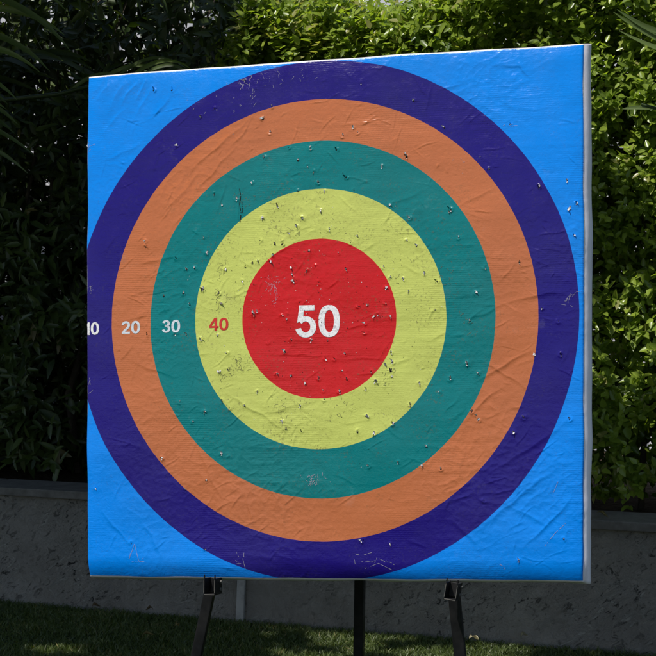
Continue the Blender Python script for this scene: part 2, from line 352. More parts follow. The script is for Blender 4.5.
def flap(x, z, L, wd, an, curl, m_):
    ux, uz = math.cos(an), math.sin(an); prev = None
    for k_ in range(5):
        t = k_/4; s = L*math.sin(curl*t)/curl; o_ = L*(1-math.cos(curl*t))/curl
        ww = wd*(1-t*.75)*.5
        cx, cz = x+ux*s, z+uz*s; y = -hgt(x,z)-.0012-o_
        l_ = (cx-uz*ww, y, cz+ux*ww); r_ = (cx+uz*ww, y-.0004, cz-ux*ww)
        if prev: tri(prev[0], prev[1], r_, m_); tri(prev[0], r_, l_, m_)
        prev = (l_, r_)
def stroke(pts, wd, m_, lift=.0007):
    for (x0,z0),(x1,z1) in zip(pts, pts[1:]):
        L = math.hypot(x1-x0,z1-z0)+1e-9; n = max(1,int(L/.003)); px,pz = -(z1-z0)/L,(x1-x0)/L
        for k_ in range(n):
            a,b = k_/n,(k_+1)/n
            if random.random() < .22: continue
            w0 = wd*random.uniform(.4,1.1)*.5; w1 = wd*random.uniform(.4,1.1)*.5
            q = [(x0+(x1-x0)*a+px*w0,z0+(z1-z0)*a+pz*w0),(x0+(x1-x0)*a-px*w0,z0+(z1-z0)*a-pz*w0),(x0+(x1-x0)*b-px*w1,z0+(z1-z0)*b-pz*w1),(x0+(x1-x0)*b+px*w1,z0+(z1-z0)*b+pz*w1)]
            q = [(c[0],-hgt(*c)-lift,c[1]) for c in q]
            tri(q[0],q[1],q[2],m_); tri(q[0],q[2],q[3],m_)
for i,(x,z) in enumerate(TEARS):
    big = random.random()
    r_ = math.hypot(x-OX, z-OZ)
    blob(x, z, random.uniform(.0010,.0017)*(1+1.4*big**4), 1, .0011)
    if big > .15:
        for _ in range(random.choice((1,1,2))):
            flap(x+random.uniform(-.002,.002), z+random.uniform(.001,.003), random.uniform(.004,.0085)*(1+.8*big**3), random.uniform(.003,.006)*(1+.5*big**3), random.gauss(math.pi/2,1.0), random.uniform(.8,2.0), random.choice((2,2,2,3,0)))
    if random.random() < .3: flap(x, z-.002, random.uniform(.003,.006), .003, random.uniform(3.6,5.8), .8, 2 if random.random()<.5 else 3)
for _ in range(260):        # small pin holes, denser towards the centre
    r_ = abs(random.gauss(.19,.13)); t = random.random()*2*math.pi
    x, z = OX+r_*math.cos(t), OZ+r_*math.sin(t)
    if abs(x) > .7 or abs(z) > .7: continue
    blob(x, z, random.uniform(.0006,.0013), 1 if random.random() < .7 else 2, .0009)
for (cx,cz) in [(-.3043,.1572),(-.32,.0489),(-.2557,-.1309),(-.2772,-.1423),(.0397,-.2729),(.2076,.1222),(.1909,-.1574),(-.1282,-.2688),(-.3415,.1406),(-.117,.2451),(.3618,.1178),(-.2482,.3525),(.4208,-.0196),(-.295,-.165),(-.325,.07)]:
    for _ in range(random.randint(7,15)):
        x, z = cx+random.gauss(0,.018), cz+random.gauss(0,.016); P = [(x,z)]; an = random.random()*6
        for _ in range(random.randint(2,5)):
            an += random.gauss(0,1); x += .0045*math.cos(an); z += .0045*math.sin(an); P.append((x,z))
        stroke(P, .0008, 4)
def scuff(cx, cz, n, sx, sz, ln, an0, sp, wd=.0009):
    for _ in range(n):
        x, z = cx+random.gauss(0,sx), cz+random.gauss(0,sz); an = random.gauss(an0, sp); L = random.uniform(.4,1)*ln
        P = [(x,z)]
        for _ in range(3):
            an += random.gauss(0,.25); x += L/3*math.cos(an); z += L/3*math.sin(an); P.append((x,z))
        if all(abs(p[0])<BW/2-.004 and abs(p[1])<BH/2-.006 for p in P): stroke(P, wd, 5)
scuff(-.244,.690,16,.014,.012,.018,1.9,.9); scuff(-.222,.655,10,.005,.022,.02,1.6,.3); scuff(-.16,.088,26,.013,.018,.016,1.5,.7,.0007)
scuff(-.155,.06,10,.006,.02,.02,1.5,.2,.0007)
scuff(-.732,.095,9,.003,.016,.022,1.2,.7); scuff(-.733,-.19,7,.003,.012,.018,1.2,.7); scuff(-.262,-.692,4,.008,.006,.02,1.8,.5)
scuff(.12,-.69,8,.03,.008,.03,-.5,.7); scuff(.69,.03,10,.02,.012,.022,.7,.7,.0008); scuff(-.13,.70,20,.05,.014,.012,1.2,.8,.0007); scuff(-.30,.62,14,.06,.03,.008,1,.9,.0009)
scuff(-.045,-.468,34,.014,.010,.012,1.0,1.2,.0010); scuff(.54,.53,4,.01,.006,.018,.1,.3); scuff(-.732,.53,6,.003,.01,.018,1.4,.5,.0007); scuff(.42,.44,8,.03,.02,.008,.6,.8,.0008)
for P in ([(-.262,.385),(-.257,.36),(-.261,.335),(-.256,.31),(-.260,.28)],[(-.254,.35),(-.252,.31)]): stroke(P, .0028, 1, .0010)
for P in ([(-.607,-.694),(-.590,-.652),(-.586,-.668),(-.577,-.700),(-.560,-.702)],[(-.60,-.703),(-.577,-.703),(-.560,-.690)],[(-.608,-.690),(-.60,-.675)],[(.50,-.70),(.512,-.706),(.515,-.715)],[(-.255,-.690),(-.248,-.72)],[(.63,-.648),(.66,-.612),(.69,-.585)],[(.655,-.50),(.668,-.47)],[(.706,.04),(.72,.055),(.735,.057)],[(.11,-.715),(.15,-.70),(.19,-.718)]):
    stroke(P, .0010, 5)
eA = np.array(eV); eFlat = eA.copy(); eFlat[:,1] = 0; eA[:,0], eA[:,2] = cloth(eA[:,0].copy(), eA[:,2].copy())
Vall = np.concatenate([V, eA])
mi = np.concatenate([np.zeros(len(Fq)), np.array(eM)])
cover = mesh_np('printed_cover', Vall, [Fq, np.array(eT)], [M_vinyl, M_hole, M_flap, M_flapd, M_crack, M_scuff], base, True, mi=mi)
cover.location = (0,0,BH/2)
fa = cover.data.attributes.new('flat','FLOAT_VECTOR','POINT')
fa.data.foreach_set('vector', np.concatenate([np.stack([XX.ravel(),0*XX.ravel(),ZZ.ravel()],1), eFlat]).astype(np.float32).ravel())

# numerals, draped on the cover: bold grotesque figures built from strokes
def glyphs(txt):
    bm = bmesh.new(); x_off = 0; lift = [0.0]
    def poly(P):
        lift[0] += .00006
        f = bm.faces.new([bm.verts.new((x_off+p[0], p[1], lift[0])) for p in P])
    def strip(C, wd, closed=False):
        lift[0] += .00006; n = len(C); prev = None; first = None
        for i, (x, y) in enumerate(C):
            a = C[(i-1)%n] if (closed or i) else C[0]; b = C[(i+1)%n] if (closed or i < n-1) else C[-1]
            dx, dy = b[0]-a[0], b[1]-a[1]; L = math.hypot(dx,dy); w_ = wd*(.5+.07*abs(dy/L)-.035)
            nx_, ny_ = -dy/L*w_, dx/L*w_
            cur = (bm.verts.new((x_off+x+nx_,y+ny_,lift[0])), bm.verts.new((x_off+x-nx_,y-ny_,lift[0])))
            if prev: bm.faces.new((prev[0],prev[1],cur[1],cur[0]))
            else: first = cur
            prev = cur
        if closed: bm.faces.new((prev[0],prev[1],first[1],first[0]))
    def arc(cx, cy, rx, ry, a0, a1, n=30, e=1.0):
        out = []
        for i in range(n+1):
            a = math.radians(a0+(a1-a0)*i/n); c_, s_ = math.cos(a), math.sin(a)
            out.append((cx+rx*math.copysign(abs(c_)**e,c_), cy+ry*math.copysign(abs(s_)**e,s_)))
        return out
    T = .162
    for ch in txt:
        if ch == '0': strip(arc(.32,.5,.228,.415,90,-266,56,.86), T, True)
        elif ch == '1': poly([(.27,0),(.45,0),(.45,1),(.31,1),(.27,.90)]); poly([(.06,.68),(.27,.68),(.27,.90),(.20,.85),(.06,.82)])
        elif ch == '2':
            strip(arc(.32,.69,.215,.225,185,-25)+[(.47,.50),(.36,.38),(.24,.27),(.14,.14)], T); poly([(.03,0),(.61,0),(.61,.16),(.03,.16)])
        elif ch == '3':
            strip([(.22,.535),(.31,.535)]+arc(.32,.725,.19,.19,-90,168)[1:], T*.96); strip([(.24,.545),(.31,.535)]+arc(.32,.302,.222,.22,88,-166)[1:], T)
        elif ch == '4':
            poly([(.36,1),(.02,.40),(.02,.36),(.17,.36),(.39,.74),(.39,1)]); poly([(.02,.215),(.65,.215),(.65,.365),(.02,.365)]); poly([(.385,0),(.555,0),(.555,1),(.385,1)])
        elif ch == '5':
            poly([(.12,.84),(.58,.84),(.58,1),(.12,1)]); poly([(.12,.90),(.27,.90),(.225,.52),(.06,.47)]); strip(arc(.315,.335,.228,.25,142,-168), T)
        x_off += .55 if ch == '1' else .70
    bmesh.ops.triangulate(bm, faces=bm.faces[:])
    return bm
def numeral(txt, x0, x1, z0, z1, m, bold=.035, clip=None):
    bm = glyphs(txt)
    ax = [v.co.x for v in bm.verts]; ay = [v.co.y for v in bm.verts]
    a0,a1,b0,b1 = min(ax),max(ax),min(ay),max(ay)
    for v in bm.verts:
        v.co = Vector((x0+(v.co.x-a0)/(a1-a0)*(x1-x0), -v.co.z, z0+(v.co.y-b0)/(b1-b0)*(z1-z0)))
    if clip is not None:
        bmesh.ops.bisect_plane(bm, geom=bm.verts[:]+bm.edges[:]+bm.faces[:], plane_co=(clip,0,0), plane_no=(-1,0,0), clear_outer=True)
    st = .0025
    for k_ in range(1,int((x1-x0)/st)):
        bmesh.ops.bisect_plane(bm, geom=bm.verts[:]+bm.edges[:]+bm.faces[:], plane_co=(x0+k_*st,0,0), plane_no=(1,0,0))
    for k_ in range(1,int((z1-z0)/st)):
        bmesh.ops.bisect_plane(bm, geom=bm.verts[:]+bm.edges[:]+bm.faces[:], plane_co=(0,0,z0+k_*st), plane_no=(0,0,1))
    bmesh.ops.triangulate(bm, faces=bm.faces[:])
    vx = np.array([v.co.x for v in bm.verts]); vz = np.array([v.co.z for v in bm.verts])
    hh = height(vx, vz)
    hx, hz = cloth(vx, vz)
    for v, a, h, c in zip(bm.verts, hx, hh, hz): v.co = Vector((a, -h-.0006+v.co.y, c))
    bm.normal_update(); bmesh.ops.reverse_faces(bm, faces=[f for f in bm.faces if f.normal.y > 0])
    o = mesh_bm('numeral', bm, m, base, True); o.location = (0,0,BH/2)
    return o
tag(numeral('10', -.7462,-.6995,-.0370,.0008,M_white,clip=-BW/2+.0015), 'white number 10, its first digit cut by the left edge')
tag(numeral('20', -.6279,-.5707,-.0362,.0013,M_grey), 'pale grey number 20')
tag(numeral('30', -.5012,-.4446,-.0357,.0016,M_grey), 'pale grey number 30')
tag(numeral('40', -.3542,-.2954,-.0326,.0043,M_red), 'red number 40')
tag(numeral('50', -.0911,.0414,-.0581,.0345,M_white), 'large worn white number 50')

# side wrap: a strip that follows the front hem and goes back to the rear edge
def side_wrap():
    per = [I[0,i] for i in range(0,nx,4)] + [I[0,nx-1]] + [I[j,nx-1] for j in range(4,nz,4)] + [I[nz-1,nx-1]] + [I[nz-1,i] for i in range(nx-5,0,-4)] + [I[nz-1,0]] + [I[j,0] for j in range(nz-5,0,-4)]
    P = V[per]; O_ = np.stack([XX.ravel(), 0*XX.ravel(), ZZ.ravel()],1)[per]; n = len(P); K = 14; out = []
    c = np.array([0,0,0])
    yf = P[:,1]
    s_ = np.arange(n)*.012
    for k_ in range(K+1):
        t = k_/K
        y = yf*(1-t)+BT*t
        bul = .004*np.sin(math.pi*t)+.0030*vnoise(s_*6, np.full(n,t*3.0), 51)*np.sin(math.pi*t)
        Q = P.copy(); Q[:,1] = y
        rb = .0135*math.sin(math.pi*min(1,t**.8))+bul*.4
        Q[:,0] += np.where(O_[:,0] > BW/2-.001, rb, np.where(O_[:,0] < -BW/2+.001, -bul, 0))
        Q[:,2] += np.where(np.abs(O_[:,2]) > BH/2-.001, np.sign(P[:,2])*bul, 0)
        if k_ >= K-1:
            q = .004 if k_ == K else .0012
            Q[:,0] -= np.sign(P[:,0])*q*(np.abs(O_[:,0]) > BW/2-.001); Q[:,2] -= np.sign(P[:,2])*q*(np.abs(O_[:,2]) > BH/2-.001)
        out.append(Q)
    VV = np.concatenate(out); J = np.arange(n*(K+1)).reshape(K+1,n)
    a = J[:-1]; b = J[1:]
    Fs = np.stack([a, b, np.roll(b,-1,1), np.roll(a,-1,1)],-1).reshape(-1,4)
    o = mesh_np('side_wrap', VV, [Fs], M_side, base); o.location = (0,0,BH/2)
side_wrap()
bm = bmesh.new(); box(bm, (BW-.03,.006,BH-.02), Matrix.Translation((0,BT-.001,0)), .002)
o = mesh_bm('back_panel', bm, mat('raw grey backing', (.25,.24,.22), .8), base); o.location = (0,0,BH/2)

# ------------------------------------------------------------------ easel
def loc(x, y, z): return Cb + X3*x + Y3*y + Z3*z
easel = empty('easel', (Cb.x, Cb.y+.15, 0))
tag(easel, 'black steel tripod easel whose legs and square brackets hold the target board', 'easel')
inv = Matrix.Translation(-easel.location)
def square_bar(name, a, b, wd, dp, up):
    a, b = Vector(a), Vector(b); d = (b-a); L = d.length; d.normalize()
    yv = (up - d*up.dot(d)).normalized(); xv = yv.cross(d)
    m4 = Matrix((xv,yv,d)).transposed().to_4x4(); m4.translation = (a+b)/2
    bm = bmesh.new(); box(bm, (wd,dp,L), inv@m4, .003)
    return mesh_bm(name, bm, M_black, easel)
apex = loc(.10,BT+.045,.62)
def foot_px(px, D): return Vector(((px-328)/F_PX*D, D, 0))
topL = loc(-.368,.062,-.757); topR = loc(.352,.062,-.757)
def bar_through(x_apex, top, foot, name='leg'):
    return square_bar(name, top, foot, .036, .030, Y3)
fL = Vector((-.450,5.30,.012)); fR = Vector((.412,5.10,.012)); fM = Vector((.110,6.05,.012))
legs = []
for top, ft, wd in ((topL,fL,.031),(topR,fR,.033)):
    l_ = square_bar('leg', top, ft, wd, .022, Y3); legs.append(l_)
    bm = bmesh.new(); box(bm, (.05,.05,.022), inv@Matrix.Translation((ft.x,ft.y,.011)), .005); mesh_bm('rubber_foot', bm, M_rubber, l_)
tm = loc(.087,BT+.03,.45)
l_ = square_bar('leg', tm, Vector((.094,5.62,.012)), .030, .030, Y3); legs.append(l_)
bm = bmesh.new(); box(bm, (.05,.05,.022), inv@Matrix.Translation((.094,5.62,.011)), .005); mesh_bm('rubber_foot', bm, M_rubber, l_)
# rear cross rail that ties the legs behind the board
square_bar('cross_rail', loc(-.40,BT+.03,-.55), loc(.42,BT+.03,-.55), .034,.034, Z3)
for sx, top in ((-.352,topL),(.352,topR)):
    square_bar('upright', loc(sx,BT+.03,-.50), top+Y3*(BT-.030)+Z3*.02, .034,.026, Y3)
# square tube brackets that poke out under the front edge: open tube + worn rim + two prongs
def bracket(x, tilt):
    c = loc(x, 0, -.7755)
    m4 = (Matrix.Translation(c) @ Mb.to_4x4() @ Matrix.Rotation(tilt,4,'Y'))
    bm = bmesh.new(); W2, H2, th = .0175, .0235, .003
    for sgn in (-1,1):
        box(bm, (th,.062,2*H2), inv@m4@Matrix.Translation((sgn*(W2-th/2),-.004,0)), .0008, 1)
    box(bm, (2*W2-2*th,.062,th), inv@m4@Matrix.Translation((0,-.004,-H2+th/2)), .0008, 1)
    box(bm, (2*W2-2*th,.012,2*H2-2*th-.002), inv@m4@Matrix.Translation((0,.020,.002)), .001, 1)
    for sgn in (-1,1):      # prongs that lip over the board's bottom edge
        box(bm, (th,.006,.016), inv@m4@Matrix.Translation((sgn*(W2-th/2),-.033,H2+.004)), .0008, 1)
    b_ = mesh_bm('bracket', bm, M_black, easel)
    bm = bmesh.new()
    for zz_ in (-.010,.012):
        q = bmesh.new(); bmesh.ops.create_cone(q, cap_ends=True, segments=6, radius1=.0055, radius2=.0050, depth=.005)
        bmesh.ops.transform(q, matrix=inv@m4@Matrix.Translation((W2+.002,.010,zz_))@Matrix.Rotation(math.pi/2,4,'Y'), verts=q.verts)
        me_ = bpy.data.meshes.new('t'); q.to_mesh(me_); q.free(); bm.from_mesh(me_); bpy.data.meshes.remove(me_)
    mesh_bm('bolt', bm, M_edge, b_)
    bm = bmesh.new()
    box(bm, (2*W2-.004,.0016,.0022), inv@m4@Matrix.Translation((0,-.0362,-H2+.0018)))
    for sgn in (-1,1): box(bm, (.0014,.0016,2*H2-.010), inv@m4@Matrix.Translation((sgn*(W2-.0012),-.0362,.002)))
    mesh_bm('worn_rim', bm, M_edge, b_)
bracket(-.345, math.radians(1)); bracket(.366, math.radians(9))

# ------------------------------------------------------------------ retaining wall frame
ang = math.radians(21.3)
U = Vector((math.cos(ang), -math.sin(ang), 0)); VV_ = Vector((math.sin(ang), math.cos(ang), 0)); W0 = Vector((-.10,7.16,0))
def wp(u, v, z): return W0 + U*u + VV_*v + Vector((0,0,z))
WM = Matrix.Translation(W0) @ Matrix.Rotation(-ang, 4, 'Z')
WALLH = .485
M_wall = mat('rough render', (.2,.2,.2), .85, .25); k = N(M_wall)
base_c = k.ramp(k.noise(1.8, 8, k.obj(), .65), [(.3,(.22,.20,.18)), (.5,(.31,.285,.26)), (.72,(.40,.37,.34))])
str_ = k.noise(7, 9, k.obj((1,1,.55)), .75, 1.5)
base_c = k.mix(k.ramp(str_, [(.50,(0,0,0)), (.72,(.6,.6,.6))]), base_c, (.38,.36,.33))
def rot_vec(deg, sc):
    c = k.n('ShaderNodeTexCoord'); mp = k.n('ShaderNodeMapping'); mp.inputs['Rotation'].default_value = (0, math.radians(deg), 0); mp.inputs['Scale'].default_value = (1,1,1)
    k.l(c.outputs['Object'], mp.inputs['Vector']); m2 = k.n('ShaderNodeMapping'); m2.inputs['Scale'].default_value = sc; k.l(mp.outputs[0], m2.inputs['Vector']); return m2.outputs[0]
msk = k.ramp(k.noise(2.6, 5, k.obj(), .6), [(.42,(.03,.03,.03)), (.60,(1,1,1))])
sc1 = k.ramp(k.noise(16, 8, rot_vec(35,(.45,1,1.7)), .8, 1.2), [(.53,(0,0,0)), (.60,(1,1,1))])
sc2 = k.ramp(k.noise(38, 6, rot_vec(-30,(.6,1,1.3)), .8, .6), [(.55,(0,0,0)), (.61,(1,1,1))])
scr = k.math('MULTIPLY', k.math('MAXIMUM', sc1, k.math('MULTIPLY', sc2, .7)), msk)
pit = k.math('MULTIPLY', k.ramp(k.noise(30, 7, rot_vec(35,(.8,1,1.4)), .75, 1.0), [(.57,(0,0,0)), (.62,(1,1,1))]), msk)
base_c = k.mix(k.math('MULTIPLY', scr, .5), base_c, (.62,.60,.56))
base_c = k.mix(pit, base_c, (.035,.035,.035))
k.l(base_c, k.b.inputs['Base Color'])
n1 = k.bump(k.noise(14, 10, k.obj((1,1,.7)), .75, 1.2), .03, .8); n1 = k.bump(k.noise(70, 6, k.obj(), .7), .015, .8, n1); n1 = k.bump(k.math('SUBTRACT', k.math('MULTIPLY', scr, .4), pit), .012, .9, n1)
k.l(n1, k.b.inputs['Normal'])
wall = empty('retaining_wall', W0)
wall.rotation_euler = (0,0,-ang)
tag(wall, 'low rough grey rendered garden wall with a pale coping, behind the lawn', 'wall')
def wall_body():
    nu, nzz = 420, 36
    us = np.linspace(-4.5,5.5,nu); z_ = np.linspace(-.15,WALLH-.03,nzz)
    A, B = np.meshgrid(us, z_)
    y = -.006*vnoise(A*3,B*5,61)-.004*vnoise(A*12,B*14,62)
    f = np.stack([A.ravel(), y.ravel(), B.ravel()],1)
    b_ = np.array([(-4.5,.2,-.15),(5.5,.2,-.15),(5.5,.2,WALLH-.03),(-4.5,.2,WALLH-.03)])
    J = np.arange(nu*nzz).reshape(nzz,nu); q = np.stack([J[:-1,:-1],J[:-1,1:],J[1:,1:],J[1:,:-1]],-1).reshape(-1,4)
    n0 = nu*nzz
    extra = np.array([[n0+1,n0,n0+3,n0+2],[J[0,0],J[-1,0],n0+3,n0],[J[-1,-1],J[0,-1],n0+1,n0+2],[J[-1,0],J[-1,-1],n0+2,n0+3]])
    mesh_np('wall_body', np.concatenate([f,b_]), [np.concatenate([q,extra])], M_wall, wall)
wall_body()
M_cop = mat('coping stone', (.3,.29,.28), .75, .3); k = N(M_cop)
k.l(k.ramp(k.noise(9, 8, k.obj(), .7), [(.3,(.085,.078,.07)), (.65,(.19,.178,.165))]), k.b.inputs['Base Color']); k.l(k.bump(k.noise(40,6,k.obj()), .006, .7), k.b.inputs['Normal'])
u = -4.5
while u < 5.4:
    L = min(.995, 5.5-u)
    bm = bmesh.new(); box(bm, (L-.006,.26,.035), Matrix.Translation((u+L/2,.105,WALLH-.0125+random.uniform(-.001,.001))), .005)
    mesh_bm('coping_slab', bm, M_cop, wall); u += 1.0
# pale mortar strip down the wall, seen between board and lawn
M_strip = mat('pale render patch', (.35,.35,.35), .8); k = N(M_strip)
k.l(k.ramp(k.noise(20, 7, k.obj(), .7), [(.3,(.19,.185,.18)), (.6,(.34,.33,.32))]), k.b.inputs['Base Color'])
bm = bmesh.new(); box(bm, (.034,.016,.46), Matrix.Translation((-.262,-.010,.225))@Matrix.Rotation(math.radians(2.5),4,'Y'), .003); mesh_bm('pale_strip', bm, M_strip, wall)

# ------------------------------------------------------------------ ground
M_soil = mat('soil', (.05,.035,.022), .95, .1); k = N(M_soil)
k.l(k.ramp(k.noise(25, 8, k.obj(), .7), [(.3,(.022,.016,.010)), (.7,(.075,.055,.035))]), k.b.inputs['Base Color']); k.l(k.bump(k.noise(30,8,k.obj()), .04, 1), k.b.inputs['Normal'])
M_lawn = mat('lawn thatch', (.03,.05,.015), .9, .15); k = N(M_lawn)
k.l(k.ramp(k.noise(40, 8, k.obj(), .75), [(.3,(.018,.026,.009)), (.6,(.036,.058,.016)), (.8,(.07,.075,.03))]), k.b.inputs['Base Color']); k.l(k.bump(k.noise(120,6,k.obj()), .02, 1), k.b.inputs['Normal'])
bm = bmesh.new(); bmesh.ops.create_grid(bm, x_segments=40, y_segments=40, size=300); bmesh.ops.translate(bm, vec=(0,0,-.012), verts=bm.verts)
g = mesh_bm('lawn', bm, M_lawn); tag(g, kind='structure')
bm = bmesh.new(); box(bm, (10,2.55,.40), WM@Matrix.Translation((.5,.2+1.275,.24)), .0)
g = mesh_bm('planter_soil', bm, M_soil); tag(g, kind='structure')

def wall_v(P):   # v coordinate (distance behind the wall face)
    return (P[:,0]-W0.x)*VV_.x + (P[:,1]-W0.y)*VV_.y
M_grass = leaf_material('grass blades', (.036,.062,.013), (.115,.15,.04), .5, .25, (.22,.19,.08))
def grass():
    n = 190000
    y = 7.85 - 2.3*rng.random(n)**1.4; x = rng.uniform(-2.3,2.3,n)
    P = np.stack([x,y],1); keep = wall_v(P) < -.015; P = P[keep]; n = len(P)
    hgt_ = (.013+.012*rng.random(n))*(1+.35*vnoise(P[:,0]*5,P[:,1]*5,71)); a = rng.uniform(0,2*np.pi,n); ln = rng.normal(0,.012,(n,2)); wd = .0016+.0014*rng.random(n)
    b = np.stack([P[:,0],P[:,1],np.full(n,-.013)],1); side = np.stack([np.cos(a),np.sin(a),np.zeros(n)],1)*wd[:,None]
    mid = b+np.stack([ln[:,0]*.4,ln[:,1]*.4,hgt_*.6],1); tip = b+np.stack([ln[:,0]*1.3,ln[:,1]*1.3,hgt_],1)
    Vg = np.stack([b-side,b+side,mid+side*.7,mid-side*.7,tip],1).reshape(-1,3); o5 = np.arange(n)[:,None]*5
    q = o5+np.array([[0,1,2,3]]); t = o5+np.array([[3,2,4]])
    tn = np.repeat(np.clip(.5+.25*vnoise(P[:,0]*4,P[:,1]*4,72)+.25*rng.normal(size=n),0,1),5)
    o = mesh_np('grass_blades', Vg, [q,t], M_grass, tint=tn); tag(o, kind='stuff')
grass()

# ------------------------------------------------------------------ foliage
def leaf_geo(P, D, Nn, L, Wd, fold=.25, droop=.25):
    """one folded eight-vertex leaf at every point: P base, D axis, Nn face normal"""
    D = D/np.linalg.norm(D,axis=1,keepdims=True); Nn = Nn-D*(Nn*D).sum(1,keepdims=True); Nn /= np.linalg.norm(Nn,axis=1,keepdims=True)+1e-9
    Sd = np.cross(D,Nn); L = L[:,None]; Wd = Wd[:,None]
    def pt(t, s, f): return P+D*L*t+Sd*Wd*s+Nn*(Wd*f-L*droop*t*t)
    verts = np.stack([pt(0,0,0), pt(.38,0,-fold*.5), pt(.72,0,-fold*.4), pt(1,0,0),
                      pt(.28,.46,fold*.4), pt(.66,.38,fold*.3), pt(.28,-.46,fold*.4), pt(.66,-.38,fold*.3)],1)
    n = len(P); o = np.arange(n)[:,None]*8
    T = np.concatenate([o+np.array([[0,1,4]]), o+np.array([[2,3,5]]), o+np.array([[0,6,1]]), o+np.array([[2,7,3]])])
    Q = np.concatenate([o+np.array([[1,2,5,4]]), o+np.array([[1,6,7,2]])])
    return verts.reshape(-1,3), Q, T
def twigs(C, D, per, L, Wd, spread=.9, twl=.10, tint0=.5, tsp=.25):
    """leaves spiralled along twigs at C with direction D"""
    n = len(C); D = D/np.linalg.norm(D,axis=1,keepdims=True)
    A = np.cross(D, rng.normal(size=(n,3))); A /= np.linalg.norm(A,axis=1,keepdims=True); B = np.cross(D,A)
    P_,D_,N_,L_,T_ = [],[],[],[],[]
    tt = tint0+rng.normal(0,tsp*.6,n)
    for i in range(per):
        t = (i+.5)/per; th = i*2.4+rng.uniform(-.4,.4,n)
        rad = A*np.cos(th)[:,None]+B*np.sin(th)[:,None]
        P_.append(C+D*twl*(t-.5)+rng.normal(0,.006,(n,3)))
        D_.append(rad*spread+D*(.5+.5*t)+rng.normal(0,.25,(n,3))+np.array([0,0,-.12]))
        N_.append(D*.7-rad*.4+np.array([-.35,-.45,.85])+rng.normal(0,.28,(n,3)))
        L_.append(L*(.65+.5*rng.random(n))*(1.05-.35*t)); T_.append(np.clip(tt+tsp*rng.normal(size=n)*.6+.15*t,0,1))
    P=np.concatenate(P_);D2=np.concatenate(D_);N2=np.concatenate(N_);LL=np.concatenate(L_)
    return P,D2,N2,LL,LL*Wd*(.85+.3*rng.random(len(P))),np.concatenate(T_)
def build_leaves(name, sets, m, parent):
    Vs,Qs,Ts,Tn = [],[],[],[]; o = 0
    for (P,D,Nn,L,Wd,T) in sets:
        v,q,t = leaf_geo(P,D,Nn,L,Wd); Vs.append(v); Qs.append(q+o); Ts.append(t+o); Tn.append(np.repeat(T,8)); o += len(v)
    return mesh_np(name, np.concatenate(Vs), [np.concatenate(Qs),np.concatenate(Ts)], m, parent, True, np.concatenate(Tn))
def to_world(a):   # (u,v,z) -> world
    return np.stack([W0.x+U.x*a[:,0]+VV_.x*a[:,1], W0.y+U.y*a[:,0]+VV_.y*a[:,1], a[:,2]],1)
def dir_world(a):
    return np.stack([U.x*a[:,0]+VV_.x*a[:,1], U.y*a[:,0]+VV_.y*a[:,1], a[:,2]],1)
M_bark = mat('bark', (.10,.08,.06), .9, .2); k = N(M_bark)
k.l(k.ramp(k.noise(18, 8, k.obj((1,1,.25)), .7), [(.3,(.045,.036,.028)), (.7,(.15,.125,.10))]), k.b.inputs['Base Color']); k.l(k.bump(k.noise(25,6,k.obj((1,1,.3))), .02, .9), k.b.inputs['Normal'])

